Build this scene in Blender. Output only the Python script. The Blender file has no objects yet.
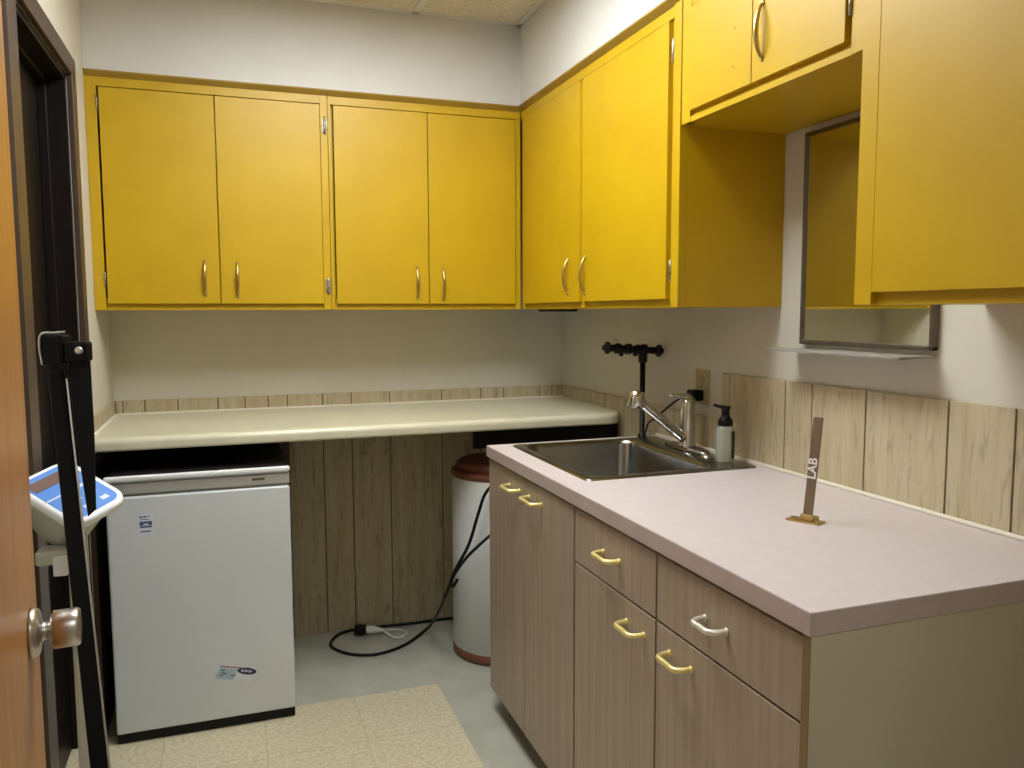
import bpy, bmesh, math, random
from mathutils import Vector, Matrix
random.seed(4)
SC = bpy.context.scene
COL = SC.collection
PI = math.pi

# ------------------------------------------------------------------ materials
def lin(c):
    c = c / 255.0
    return c / 12.92 if c <= 0.04045 else ((c + 0.055) / 1.055) ** 2.4
def rgb(r, g, b): return (lin(r), lin(g), lin(b), 1.0)

def new_mat(name, col, rough=0.5, metal=0.0, spec=0.5):
    m = bpy.data.materials.new(name); m.use_nodes = True
    b = m.node_tree.nodes['Principled BSDF']
    b.inputs['Base Color'].default_value = col
    b.inputs['Roughness'].default_value = rough
    b.inputs['Metallic'].default_value = metal
    b.inputs['Specular IOR Level'].default_value = spec
    return m

def noise_mat(name, c1, c2, scale=(6, 6, 6), rough=0.5, metal=0.0, detail=3, lo=0.35, hi=0.65,
              bump=0.0, c3=None, spec=0.5, distortion=0.0, rough_var=0.0):
    """two (or three) colours mixed by stretched object-space noise"""
    m = new_mat(name, c1, rough, metal, spec)
    nt = m.node_tree; N = nt.nodes; L = nt.links; b = N['Principled BSDF']
    tc = N.new('ShaderNodeTexCoord'); mp = N.new('ShaderNodeMapping'); mp.inputs['Scale'].default_value = scale
    L.new(tc.outputs['Object'], mp.inputs['Vector'])
    nz = N.new('ShaderNodeTexNoise'); nz.inputs['Scale'].default_value = 1.0; nz.inputs['Detail'].default_value = detail
    nz.inputs['Distortion'].default_value = distortion
    L.new(mp.outputs['Vector'], nz.inputs['Vector'])
    cr = N.new('ShaderNodeValToRGB'); e = cr.color_ramp.elements
    e[0].position = lo; e[0].color = c1; e[1].position = hi; e[1].color = c2
    if c3 is not None:
        k = cr.color_ramp.elements.new(min(0.99, hi + 0.12)); k.color = c3
    L.new(nz.outputs['Fac'], cr.inputs['Fac']); L.new(cr.outputs['Color'], b.inputs['Base Color'])
    if bump:
        bp = N.new('ShaderNodeBump'); bp.inputs['Strength'].default_value = bump; bp.inputs['Distance'].default_value = 0.002
        L.new(nz.outputs['Fac'], bp.inputs['Height']); L.new(bp.outputs['Normal'], b.inputs['Normal'])
    if rough_var:
        mr = N.new('ShaderNodeMapRange'); mr.inputs['To Min'].default_value = rough - rough_var; mr.inputs['To Max'].default_value = rough + rough_var
        L.new(nz.outputs['Fac'], mr.inputs['Value']); L.new(mr.outputs['Result'], b.inputs['Roughness'])
    return m

M = {}
M['yellow'] = noise_mat('yellow_paint', rgb(188, 152, 4), rgb(194, 158, 7), (5, 5, 5), rough=0.42, bump=0.03)
M['yellow_in'] = new_mat('yellow_paint_inside', rgb(190, 150, 25), 0.6)
M['cove'] = noise_mat('olive_cove', rgb(150, 122, 40), rgb(165, 132, 44), (4, 4, 4), rough=0.6)
M['wall'] = noise_mat('white_wall_paint', rgb(206, 202, 189), rgb(211, 207, 194), (3, 3, 3), rough=0.75, bump=0.05)
M['ceiling'] = noise_mat('ceiling_tile', rgb(226, 218, 196), rgb(196, 184, 158), (90, 90, 90), rough=0.9, detail=4, lo=0.5, hi=0.72, bump=0.3)
M['grid'] = new_mat('grid_paint', rgb(225, 222, 210), 0.5)
M['laminate'] = noise_mat('woodgrain_laminate', rgb(150, 134, 117), rgb(168, 151, 132), (60, 60, 1.6), rough=0.42, detail=4, lo=0.3, hi=0.7)
M['pink'] = noise_mat('pinkish_laminate', rgb(206, 195, 195), rgb(211, 201, 201), (30, 30, 30), rough=0.33, lo=0.3, hi=0.7)
M['edge'] = noise_mat('edge_laminate', rgb(176, 160, 154), rgb(182, 166, 160), (30, 30, 30), rough=0.4)
M['endpanel'] = noise_mat('olive_beige_panel', rgb(182, 174, 150), rgb(187, 178, 154), (2, 2, 2), rough=0.55)
M['carcass'] = new_mat('brown_carcass', rgb(128, 106, 72), 0.6)
M['cream'] = noise_mat('cream_laminate', rgb(203, 199, 172), rgb(209, 205, 180), (14, 14, 14), rough=0.3)
M['caulk'] = new_mat('white_caulk', rgb(232, 226, 210), 0.55)
M['panel'] = noise_mat('printed_wood_panel', rgb(194, 182, 152), rgb(180, 165, 132), (26, 26, 1.8), rough=0.5, detail=4, lo=0.40, hi=0.66, distortion=0.5)
def add_flecks(m, dark, scale, lo, hi, dist, fac):
    nt = m.node_tree; N = nt.nodes; L = nt.links; b = N['Principled BSDF']
    src = b.inputs['Base Color'].links[0].from_socket
    tc = N.new('ShaderNodeTexCoord'); mp = N.new('ShaderNodeMapping'); mp.inputs['Scale'].default_value = scale; mp.inputs['Location'].default_value = (3.1, 7.7, 1.3)
    L.new(tc.outputs['Object'], mp.inputs['Vector'])
    nz = N.new('ShaderNodeTexNoise'); nz.inputs['Scale'].default_value = 1.0; nz.inputs['Detail'].default_value = 4; nz.inputs['Distortion'].default_value = dist
    L.new(mp.outputs['Vector'], nz.inputs['Vector'])
    mr = N.new('ShaderNodeMapRange'); mr.inputs['From Min'].default_value = lo; mr.inputs['From Max'].default_value = hi; mr.inputs['To Max'].default_value = fac
    L.new(nz.outputs['Fac'], mr.inputs['Value'])
    mx = N.new('ShaderNodeMix'); mx.data_type = 'RGBA'; mx.inputs[7].default_value = dark
    L.new(mr.outputs['Result'], mx.inputs[0]); L.new(src, mx.inputs[6]); L.new(mx.outputs[2], b.inputs['Base Color'])
add_flecks(M['panel'], rgb(112, 92, 66), (55, 55, 9), 0.56, 0.72, 1.2, 0.42)
add_flecks(M['panel'], rgb(126, 106, 78), (16, 16, 3.2), 0.58, 0.72, 2.5, 0.40)
M['groove'] = new_mat('panel_groove', rgb(96, 82, 60), 0.8)
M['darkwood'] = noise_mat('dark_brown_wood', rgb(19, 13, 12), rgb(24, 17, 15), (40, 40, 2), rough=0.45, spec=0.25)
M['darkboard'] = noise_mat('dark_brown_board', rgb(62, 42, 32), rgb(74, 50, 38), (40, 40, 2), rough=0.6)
M['casing'] = noise_mat('brown_casing', rgb(62, 48, 38), rgb(70, 54, 43), (40, 40, 2), rough=0.4)
M['oak'] = noise_mat('varnished_oak', rgb(158, 106, 50), rgb(178, 125, 64), (45, 45, 1.6), rough=0.35, detail=4, lo=0.3, hi=0.7)
M['chrome'] = new_mat('chrome', rgb(205, 203, 198), 0.18, 1.0)
M['satin'] = new_mat('satin_chrome', rgb(190, 186, 182), 0.3, 1.0)
M['steel'] = noise_mat('brushed_steel', rgb(138, 138, 136), rgb(150, 150, 147), (3, 60, 60), rough=0.24, metal=1.0, rough_var=0.05)
M['oldbrass'] = new_mat('aged_brass', rgb(196, 170, 112), 0.3, 1.0)
M['brass'] = new_mat('polished_brass', rgb(250, 234, 160), 0.38, 0.7)
M['nickel'] = new_mat('pale_nickel', rgb(240, 235, 222), 0.38, 0.7)
M['hinge'] = noise_mat('worn_hinge', rgb(190, 182, 164), rgb(120, 104, 78), (120, 120, 120), rough=0.4, metal=0.8)
M['white'] = noise_mat('white_enamel', rgb(204, 210, 212), rgb(209, 214, 215), (3, 3, 3), rough=0.35)
M['trimgrey'] = new_mat('grey_trim', rgb(178, 178, 174), 0.35, 0.2)
M['black'] = new_mat('black_plastic', rgb(12, 11, 11), 0.4, 0.0, 0.25)
M['blackmetal'] = new_mat('black_metal', rgb(8, 8, 8), 0.5, 0.0, 0.15)
M['bronze'] = new_mat('dark_bronze', rgb(30, 26, 22), 0.42, 0.3, 0.3)
M['maroon'] = noise_mat('maroon_metal', rgb(112, 64, 46), rgb(124, 72, 52), (12, 12, 12), rough=0.45)
M['heaterwhite'] = noise_mat('heater_enamel', rgb(214, 217, 216), rgb(220, 222, 221), (3, 3, 3), rough=0.4)
M['mirror'] = new_mat('mirror_glass', (0.82, 0.84, 0.80, 1), 0.02, 1.0)
M['mirrorframe'] = noise_mat('grey_metal_frame', rgb(104, 98, 88), rgb(118, 110, 99), (20, 20, 20), rough=0.35, metal=0.8)
M['plate'] = noise_mat('tan_plate', rgb(176, 160, 124), rgb(184, 168, 132), (20, 20, 20), rough=0.5)
M['scalewhite'] = new_mat('scale_white', rgb(236, 238, 242), 0.4)
M['scalegrey'] = new_mat('scale_grey', rgb(196, 196, 186), 0.5)
M['scaleblue'] = noise_mat('scale_blue', rgb(86, 136, 214), rgb(92, 142, 218), (20, 20, 20), rough=0.4)
M['lcd'] = new_mat('scale_display', rgb(118, 96, 88), 0.2)
M['navy'] = new_mat('navy_ink', rgb(34, 38, 84), 0.5)
M['blueink'] = new_mat('blue_ink', rgb(52, 78, 130), 0.5)
M['paleblue'] = noise_mat('pale_blue_sticker', rgb(150, 178, 190), rgb(176, 196, 206), (160, 60, 60), rough=0.5)
M['stickerwhite'] = new_mat('sticker_white', rgb(214, 218, 226), 0.5)
M['redink'] = new_mat('red_ink', rgb(150, 100, 104), 0.5)
M['signbrown'] = noise_mat('brown_sign_plastic', rgb(112, 92, 74), rgb(122, 102, 82), (60, 60, 10), rough=0.4)
M['letter'] = new_mat('white_letter', rgb(236, 234, 228), 0.5)
M['soap'] = new_mat('clear_soap_plastic', rgb(226, 229, 218), 0.12)
M['soap'].node_tree.nodes['Principled BSDF'].inputs['Transmission Weight'].default_value = 0.6
M['soaplabel'] = new_mat('black_bottle_label', rgb(38, 38, 34), 0.5)
M['shelf'] = new_mat('pale_shelf', rgb(150, 147, 138), 0.4)
M['whitecord'] = new_mat('white_vinyl', rgb(220, 220, 214), 0.5)
M['lightpanel'] = new_mat('light_diffuser', rgb(250, 248, 240), 0.6)
_b = M['lightpanel'].node_tree.nodes['Principled BSDF']
_b.inputs['Emission Color'].default_value = (0.95, 0.98, 1.0, 1)
_b.inputs['Emission Strength'].default_value = 21.5
M['fillpanel'] = M['lightpanel'].copy(); M['fillpanel'].name = 'fill_light_diffuser'  # dimmer copy for the added fill light
M['fillpanel'].node_tree.nodes['Principled BSDF'].inputs['Emission Strength'].default_value = 9.0

def floor_mat(name, c1, c2, mortar, sp):
    m = new_mat(name, c1, 0.38)
    nt = m.node_tree; N = nt.nodes; L = nt.links; b = N['Principled BSDF']
    tc = N.new('ShaderNodeTexCoord')
    mp = N.new('ShaderNodeMapping'); mp.inputs['Location'].default_value = (0.76 + 0.305 * 10, 0.62 + 0.305 * 20, 0)
    L.new(tc.outputs['Object'], mp.inputs['Vector'])
    br = N.new('ShaderNodeTexBrick'); br.offset = 0.0; br.squash = 1.0
    br.inputs['Scale'].default_value = 1.0; br.inputs['Brick Width'].default_value = 0.305; br.inputs['Row Height'].default_value = 0.305
    br.inputs['Mortar Size'].default_value = 0.0012; br.inputs['Mortar Smooth'].default_value = 0.3; br.inputs['Bias'].default_value = 0
    br.inputs['Color1'].default_value = (1, 1, 1, 1); br.inputs['Color2'].default_value = (0.93, 0.93, 0.92, 1); br.inputs['Mortar'].default_value = mortar
    L.new(mp.outputs['Vector'], br.inputs['Vector'])
    nz = N.new('ShaderNodeTexNoise'); nz.inputs['Scale'].default_value = sp; nz.inputs['Detail'].default_value = 3
    L.new(tc.outputs['Object'], nz.inputs['Vector'])
    cr = N.new('ShaderNodeValToRGB'); e = cr.color_ramp.elements
    e[0].position = 0.4; e[0].color = c1; e[1].position = 0.62; e[1].color = c2
    L.new(nz.outputs['Fac'], cr.inputs['Fac'])
    mx = N.new('ShaderNodeMix'); mx.data_type = 'RGBA'; mx.blend_type = 'MULTIPLY'; mx.inputs[0].default_value = 1.0
    L.new(cr.outputs['Color'], mx.inputs[6]); L.new(br.outputs['Color'], mx.inputs[7])
    L.new(mx.outputs[2], b.inputs['Base Color'])
    return m
M['tilefield'] = floor_mat('beige_speckled_tile', rgb(212, 203, 176), rgb(194, 182, 150), (0.66, 0.64, 0.6, 1), 75)
M['tileborder'] = floor_mat('grey_green_tile', rgb(182, 182, 168), rgb(172, 172, 158), (0.86, 0.86, 0.84, 1), 9)

# ------------------------------------------------------------------ mesh building
class MB:
    def __init__(s): s.bm = bmesh.new(); s.mi = 0
    def _merge(s, t):
        me = bpy.data.meshes.new('tmp'); t.to_mesh(me); t.free()
        n0 = len(s.bm.faces)
        s.bm.from_mesh(me); bpy.data.meshes.remove(me)
        s.bm.faces.ensure_lookup_table()
        for f in s.bm.faces[n0:]: f.material_index = s.mi
    def box(s, x0, x1, y0, y1, z0, z1, bev=0.0, seg=2):
        t = bmesh.new()
        x0, x1 = min(x0, x1), max(x0, x1); y0, y1 = min(y0, y1), max(y0, y1); z0, z1 = min(z0, z1), max(z0, z1)
        v = [t.verts.new((x, y, z)) for x in (x0, x1) for y in (y0, y1) for z in (z0, z1)]
        for q in ((0, 1, 3, 2), (4, 6, 7, 5), (0, 4, 5, 1), (2, 3, 7, 6), (0, 2, 6, 4), (1, 5, 7, 3)): t.faces.new([v[i] for i in q])
        if bev: bmesh.ops.bevel(t, geom=t.edges[:], offset=bev, segments=seg, profile=0.5, affect='EDGES')
        s._merge(t); return s
    def obox(s, c, ax, ay, az, hx, hy, hz, bev=0.0, seg=2):
        """box about centre c along axes ax, ay, az (unit) with half sizes"""
        t = bmesh.new(); c = Vector(c); ax = Vector(ax); ay = Vector(ay); az = Vector(az)
        v = [t.verts.new(c + ax * (i * hx) + ay * (j * hy) + az * (k * hz)) for i in (-1, 1) for j in (-1, 1) for k in (-1, 1)]
        for q in ((0, 1, 3, 2), (4, 6, 7, 5), (0, 4, 5, 1), (2, 3, 7, 6), (0, 2, 6, 4), (1, 5, 7, 3)): t.faces.new([v[i] for i in q])
        bmesh.ops.recalc_face_normals(t, faces=t.faces[:])
        if bev: bmesh.ops.bevel(t, geom=t.edges[:], offset=bev, segments=seg, profile=0.5, affect='EDGES')
        s._merge(t); return s
    def loft(s, loops, cap0=True, cap1=True, smooth=False):
        t = bmesh.new(); R = [[t.verts.new(p) for p in l] for l in loops]; n = len(R[0])
        for a, b in zip(R, R[1:]):
            for i in range(n):
                f = t.faces.new((a[i], a[(i + 1) % n], b[(i + 1) % n], b[i])); f.smooth = smooth
        if cap0: t.faces.new(R[0][::-1])
        if cap1: t.faces.new(R[-1])
        bmesh.ops.recalc_face_normals(t, faces=t.faces[:])
        s._merge(t); return s
    def lathe(s, prof, c=(0, 0, 0), axis=(0, 0, 1), n=32, smooth=True):
        """prof: (radius, height along axis)"""
        a = Vector(axis).normalized(); u = a.orthogonal().normalized(); w = a.cross(u); c = Vector(c)
        loops = [[c + a * h + (u * math.cos(2 * PI * i / n) + w * math.sin(2 * PI * i / n)) * max(r, 1e-5) for i in range(n)] for r, h in prof]
        return s.loft(loops, True, True, smooth)
    def cyl(s, p0, p1, r0, r1=None, n=20, bev=0.0):
        p0 = Vector(p0); p1 = Vector(p1); r1 = r0 if r1 is None else r1; h = (p1 - p0).length
        pr = [(r0 - bev, 0), (r0, bev), (r1, h - bev), (r1 - bev, h)] if bev else [(r0, 0), (r1, h)]
        return s.lathe(pr, p0, p1 - p0, n)
    def tube(s, pts, r, n=10, sub=8, closed_ends=True):
        pts = [Vector(p) for p in pts]; P = []
        if sub > 1 and len(pts) > 2:
            for i in range(len(pts) - 1):
                a = pts[max(i - 1, 0)]; b = pts[i]; c = pts[i + 1]; d = pts[min(i + 2, len(pts) - 1)]
                for k in range(sub):
                    u = k / sub
                    P.append(0.5 * ((2 * b) + (c - a) * u + (2 * a - 5 * b + 4 * c - d) * u * u + (3 * b - a - 3 * c + d) * u ** 3))
            P.append(pts[-1])
        else: P = pts
        loops = []; up = None
        for i, p in enumerate(P):
            tan = (P[min(i + 1, len(P) - 1)] - P[max(i - 1, 0)]).normalized()
            if up is None: up = tan.orthogonal().normalized()
            up = (up - tan * up.dot(tan)).normalized(); w = tan.cross(up)
            rr = r(i / (len(P) - 1)) if callable(r) else r
            loops.append([p + (up * math.cos(2 * PI * k / n) + w * math.sin(2 * PI * k / n)) * rr for k in range(n)])
        return s.loft(loops, True, True, True)
    def poly(s, pts, ext):
        """flat polygon extruded by vector ext"""
        e = Vector(ext); return s.loft([[Vector(p) for p in pts], [Vector(p) + e for p in pts]])

def V(*a): return Vector(a)
def obj(name, mb, mats, parent=None, loc=None):
    """link mb as one mesh object; vertices are given in world space"""
    if not isinstance(mats, (list, tuple)): mats = [mats]
    o = V(0, 0, 0)
    if parent is not None: o = wloc(parent)
    elif loc is not None: o = Vector(loc)
    bmesh.ops.translate(mb.bm, verts=mb.bm.verts[:], vec=-o)
    me = bpy.data.meshes.new(name); mb.bm.to_mesh(me); mb.bm.free()
    for m in mats: me.materials.append(m)
    ob = bpy.data.objects.new(name, me); COL.objects.link(ob)
    if parent is not None: ob.parent = parent
    elif loc is not None: ob.location = o
    return ob
def wloc(o):
    l = V(0, 0, 0)
    while o is not None: l = l + Vector(o.location); o = o.parent
    return l
def tag(o, label, cat, group=None):
    o['label'] = label; o['category'] = cat
    if group: o['group'] = group
    return o
def thing(name, label, cat, loc, group=None):
    o = bpy.data.objects.new(name, None); COL.objects.link(o); o.location = loc; o.empty_display_size = 0.05
    return tag(o, label, cat, group)
def struct(name, mb, mats, parent=None):
    o = obj(name, mb, mats, parent)
    if parent is None: o['kind'] = 'structure'
    return o
def rrect(x0, x1, y0, y1, z, r, n=6):
    pts = []
    for cx, cy, a0 in ((x1 - r, y1 - r, 0), (x0 + r, y1 - r, PI / 2), (x0 + r, y0 + r, PI), (x1 - r, y0 + r, 3 * PI / 2)):
        for k in range(n + 1):
            a = a0 + PI / 2 * k / n; pts.append(V(cx + r * math.cos(a), cy + r * math.sin(a), z))
    return pts

# ------------------------------------------------------------------ the room
W = -1.867; H = 2.47; D = 0.3238; ZT = 2.1614; ZB = 1.3656; ZS = 1.8299
YF = -4.2                                    # wall behind the camera
DY0, DY1, DZ = -1.302, -0.635, 2.062         # doorway in the left wall

m = MB()                                     # floor: beige field with a grey-green border
m.mi = 0; m.box(W - 0.14, -0.76, YF, -0.62, -0.05, 0)
m.mi = 1; m.box(-0.76, 0.08, YF, 0.08, -0.05, 0); m.box(W - 0.14, -0.76, -0.62, 0.08, -0.05, 0)
struct('floor', m, [M['tilefield'], M['tileborder']])
LX0, LX1, LY0, LY1 = -1.36, -0.75, -1.93, -0.93      # opening for the recessed light
KX0, KX1, KY0, KY1 = -1.36, -0.75, -4.05, -3.44  # opening for the added fill light
m = MB()
for ya, yb, hole in ((0.1, LY1, None), (LY1, LY0, (LX0, LX1)), (LY0, KY1, None), (KY1, KY0, (KX0, KX1)), (KY0, YF - 0.1, None)):
    if hole is None: m.box(W - 0.14, 0.1, ya, yb, H, H + 0.06)
    else: m.box(W - 0.14, hole[0], ya, yb, H, H + 0.06); m.box(hole[1], 0.1, ya, yb, H, H + 0.06)
ceil = struct('ceiling', m, M['ceiling'])
m = MB()
for x in (-0.745, -1.365):
    m.box(x - 0.012, x + 0.012, YF, -0.33, H - 0.006, H + 0.002)
for k in range(6):
    y = -0.94 - 0.61 * k
    if not (LY0 - 0.03 < y < LY1 + 0.03 or KY0 - 0.03 < y < KY1 + 0.03): m.box(W, -0.33, y - 0.012, y + 0.012, H - 0.006, H + 0.002)
m.box(W, -0.33, -0.349, -0.33, H - 0.006, H + 0.002); m.box(-0.349, -0.33, YF, -0.33, H - 0.006, H + 0.002)
m.box(W, W + 0.02, YF, -0.33, H - 0.006, H + 0.002)
struct('ceiling_grid', m, M['grid'], ceil)
struct('wall_back', MB().box(W - 0.14, 0.1, 0, 0.1, 0, H), M['wall'])
struct('wall_right', MB().box(0, 0.1, YF, 0, 0, H), M['wall'])
m = MB().box(W - 0.14, W, YF, DY0, 0, H).box(W - 0.14, W, DY1, 0, 0, H).box(W - 0.14, W, DY0, DY1, DZ, H)
struct('wall_left', m, M['wall'])
struct('wall_corridor', MB().box(W - 0.14, 0.1, YF - 0.1, YF, 0, H), M['wall'])
m = MB().box(W, -1.665, -3.09, -2.985, 0, H).box(-0.60, 0, -3.09, -2.985, 0, H).box(-1.665, -0.60, -3.09, -2.985, 2.085, H)
struct('wall_front', m, M['wall'])
m = MB().box(-1.665, -1.640, -3.10, -2.975, 0, 2.085, 0.002).box(-0.625, -0.60, -3.10, -2.975, 0, 2.085, 0.002).box(-1.640, -0.625, -3.10, -2.975, 2.06, 2.085, 0.002)
struct('trim_7', m, M['casing'])
M['soffit'] = noise_mat('white_soffit_paint', rgb(206, 204, 200), rgb(211, 209, 205), (3, 3, 3), rough=0.75, bump=0.05)
struct('soffit_back', MB().box(W, 0, -D - 0.004, 0, ZT, H), M['soffit'])
struct('soffit_right', MB().box(-D - 0.004, 0, -2.984, -D - 0.004, ZT, H), M['soffit'])

# closed dark door in the left wall with its casing
d1 = struct('door_1', MB().box(W - 0.115, W - 0.075, DY0, DY1, 0.006, DZ), M['darkwood'])
m = MB()
m.box(W - 0.075, W - 0.002, DY1 - 0.02, DY1, 0, DZ); m.box(W - 0.075, W - 0.002, DY0, DY0 + 0.02, 0, DZ); m.box(W - 0.075, W - 0.002, DY0, DY1, DZ - 0.02, DZ)
m.box(W - 0.075, W - 0.05, DY1 - 0.034, DY1 - 0.02, 0, DZ - 0.02, 0.002); m.box(W - 0.075, W - 0.05, DY0 + 0.02, DY0 + 0.034, 0, DZ - 0.02, 0.002); m.box(W - 0.075, W - 0.05, DY0, DY1, DZ - 0.034, DZ - 0.02, 0.002)
struct('door_jamb', m, M['darkwood'], d1)
m = MB()
m.box(W, W + 0.016, DY1 - 0.002, DY1 + 0.062, 0, DZ - 0.002, 0.002); m.box(W, W + 0.016, DY0 - 0.085, DY0 + 0.002, 0, DZ - 0.002, 0.002)
m.box(W, W + 0.016, DY0 - 0.085, DY1 + 0.062, DZ - 0.002, DZ + 0.054, 0.002)
struct('door_casing', m, M['casing'], d1)

# grooved wood-print wall panelling: plank faces over a dark backing
def panelling(name, axis, a0, a1, z0, z1, cuts, t=0.008):
    m = MB(); m.mi = 1
    def bx(p, q, d0, d1_, za, zb, b=0):
        if axis == 'x': m.box(p, q, -d1_, -d0, za, zb, b)
        elif axis == 'y': m.box(-d1_, -d0, p, q, za, zb, b)
        else: m.box(W + d0, W + d1_, p, q, za, zb, b)
    bx(a0, a1, 0.0, t - 0.004, z0, z1 - 0.002)
    m.mi = 0
    c = sorted([a0] + [k for k in cuts if a0 < k < a1] + [a1])
    for p, q in zip(c, c[1:]):
        bx(p + 0.0022, q - 0.0022, 0.001, t, z0, z1, 0.0012)
    return struct(name, m, [M['panel'], M['groove']])
ZK = 0.968; ZP = 1.022; ZR = 1.165; ZC = 0.914
panelling('trim_1', 'x', -1.225, 0, 0, ZP, [-1.085, -0.967, -0.806, -0.578, -0.40, -0.294, -0.12, -0.06])
panelling('trim_2', 'x', W + 0.008, -1.225, 0.9, ZP, [-1.833, -1.756, -1.638, -1.491, -1.389, -1.30])
panelling('trim_3', 'y', -1.262, -0.008, 0, ZP, [-1.19, -1.02, -0.93, -0.77, -0.62, -0.45, -0.32, -0.2, -0.1])
panelling('trim_4', 'y', -2.95, -1.262, 0.6, ZR, [-1.306, -1.565, -1.672, -1.859, -2.092, -2.246, -2.43, -2.6, -2.75])
panelling('trim_5', 'z', DY1 + 0.064, -0.008, 0.9, ZP, [-0.45, -0.3, -0.14])
struct('shade_board', MB().box(W + 0.012, -1.225, -0.012, 0, 0, 0.9).box(W, W + 0.012, DY1 + 0.064, 0, 0, 0.9), M['darkboard'])  # dark brown boards, put in where shade lies under the counter

# ------------------------------------------------------------------ wall cabinets
def mapper(side):
    if side == 'back': return lambda s, q, z: V(s, -D - q, z)
    return lambda s, q, z: V(-D - q, s, z)
def sbox(mb, mp, s0, s1, q0, q1, z0, z1, bev=0):
    a = mp(s0, q0, z0); b = mp(s1, q1, z1); return mb.box(a.x, b.x, a.y, b.y, a.z, b.z, bev)
def bow_pull(mp, s, q, za, zb, r=0.0060, out=0.017):
    """slim bow handle, thicker at its middle"""
    mb = MB(); zc = (za + zb) / 2
    pts = [mp(s, q + out * math.sin(PI * k / 8) ** 0.7 + 0.001, za + (zb - za) * k / 8) for k in range(9)]
    mb.tube(pts, lambda u: 0.0026 + (r - 0.0026) * math.sin(PI * u) ** 0.8, 10, 4)
    for z in (za, zb):
        a = mp(s, q, z); b = mp(s, q + 0.004, z); mb.cyl(a, b, 0.006, 0.005, 14)
    return mb
def hinge_mb(mp, s, q, z):
    mb = MB()
    if s < W + 0.04:                         # only the knuckle shows where the frame is covered
        return mb.cyl(mp(s + 0.003, q + 0.002, z - 0.024), mp(s + 0.003, q + 0.002, z + 0.024), 0.0036, None, 12, 0.001)
    sbox(mb, mp, s - 0.010, s + 0.010, q, q + 0.0025, z - 0.024, z + 0.024, 0.0008)
    a = mp(s, q + 0.005, z - 0.03); b = mp(s, q + 0.005, z + 0.03); mb.cyl(a, b, 0.0048, None, 12, 0.001)
    for k in (-0.014, 0.0, 0.014):
        a = mp(s - 0.006, q + 0.002, z + k); b = mp(s - 0.006, q + 0.0042, z + k); mb.cyl(a, b, 0.0028, None, 8)
    return mb
def wall_cabinet(side, s0, s1, z0, z1, stiles, doors, hinges, label, pull='oldbrass', holes=None, lip=-0.010):
    mp = mapper(side); c = mp((s0 + s1) / 2, 0, z0)
    cab = thing('wall_cabinet', label, 'cabinet', (c.x, c.y, c.z))
    mb = MB(); depth = -D + 0.001
    e = 0.0008
    sbox(mb, mp, s0 + e, s0 + 0.018, -0.02, depth, z0, z1 - 0.001); sbox(mb, mp, s1 - e, s1 - 0.018, -0.02, depth, z0, z1 - 0.001)
    sbox(mb, mp, s0 + 0.018, s1 - 0.018, lip, depth, z0, z0 + 0.014)
    sbox(mb, mp, s0 + 0.018, s1 - 0.018, -0.02, depth, z1 - 0.018, z1 - 0.001)
    sbox(mb, mp, s0 + 0.018, s1 - 0.018, depth + 0.006, depth, z0 + 0.014, z1 - 0.018)
    obj('carcass', mb, M['yellow'], cab)
    mb = MB()
    for a, b, q in stiles: sbox(mb, mp, max(a, s0 + e), min(b, s1 - e), -0.02, q, z0 + (0.0005 if q < 0.001 else 0), z1 - 0.02, 0.001)
    sbox(mb, mp, s0 + e, s1 - e, -0.02, -0.0012, 2.112, z1 - 0.020, 0.001)
    sbox(mb, mp, s0 + 0.0182, s1 - 0.0182, -0.022, min(lip, -0.010) - 0.0006, z0 + 0.0005, z0 + 0.04)
    obj('face_frame', mb, M['yellow'], cab)
    mb = MB(); cz = z1 - 0.0008
    mb.loft([[mp(sx_, -0.02, cz), mp(sx_, 0.016, cz), mp(sx_, 0.016, cz - 0.005), mp(sx_, 0.0, z1 - 0.020), mp(sx_, -0.02, z1 - 0.020)] for sx_ in (s0 + e, s1 - e)])
    obj('top_cove', mb, M['cove'], cab)
    for a, b, za, zb, hs, hz in doors:
        mb = MB(); sbox(mb, mp, a + 0.0016, b - 0.0016, -0.014, 0.004, za, zb, 0.0009)
        d = obj('door', mb, M['yellow'], cab)
        if hs is not None: obj('handle', bow_pull(mp, hs, 0.004, hz - 0.059, hz + 0.059), M[pull], d)
        elif holes:
            for hy, hz_ in holes: obj('screw_hole', MB().cyl(mp(hy, 0.0035, hz_), mp(hy, 0.0046, hz_), 0.0026, None, 10), M['carcass'], d)
    for s, q, z in hinges: obj('hinge', hinge_mb(mp, s, q, z), M['hinge'], cab)
    return cab

TD = 2.108; BD = 1.388
wall_cabinet('back', W, -1.075, ZB, ZT, [(W, -1.832, 0), (-1.102, -1.075, 0)],
             [(-1.826, -1.462, BD, TD, -1.513, 1.478), (-1.462, -1.102, BD, TD, -1.404, 1.473)],
             [(-1.834, 0.0, 2.06), (-1.834, 0.0, 1.47), (-1.086, 0.0, 2.035), (-1.086, 0.0, 1.452)],
             'yellow two-door wall cabinet at the left end of the back wall')
wall_cabinet('back', -1.075, -D, ZB, ZT, [(-1.075, -1.064, 0), (-0.345, -D, -0.004)],
             [(-1.056, -0.703, BD, TD, -0.751, 1.468), (-0.703, -0.347, BD, TD, -0.648, 1.464)], [],
             'yellow two-door wall cabinet on the back wall, right beside the room corner')
corner_cab = wall_cabinet('right', -1.53, -D, ZB, ZT, [(-1.53, -1.494, 0.004), (-1.494, -1.466, -0.010), (-0.93, -0.902, -0.005), (-0.362, -D, -0.006)],
             [(-1.468, -0.926, BD, TD, -0.948, 1.474), (-0.904, -0.364, BD, TD, -0.808, 1.476)],
             [(-1.483, -0.006, 2.03), (-1.483, -0.006, 1.462)],
             'yellow two-door wall cabinet on the right wall between the corner and the mirror recess')
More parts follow.
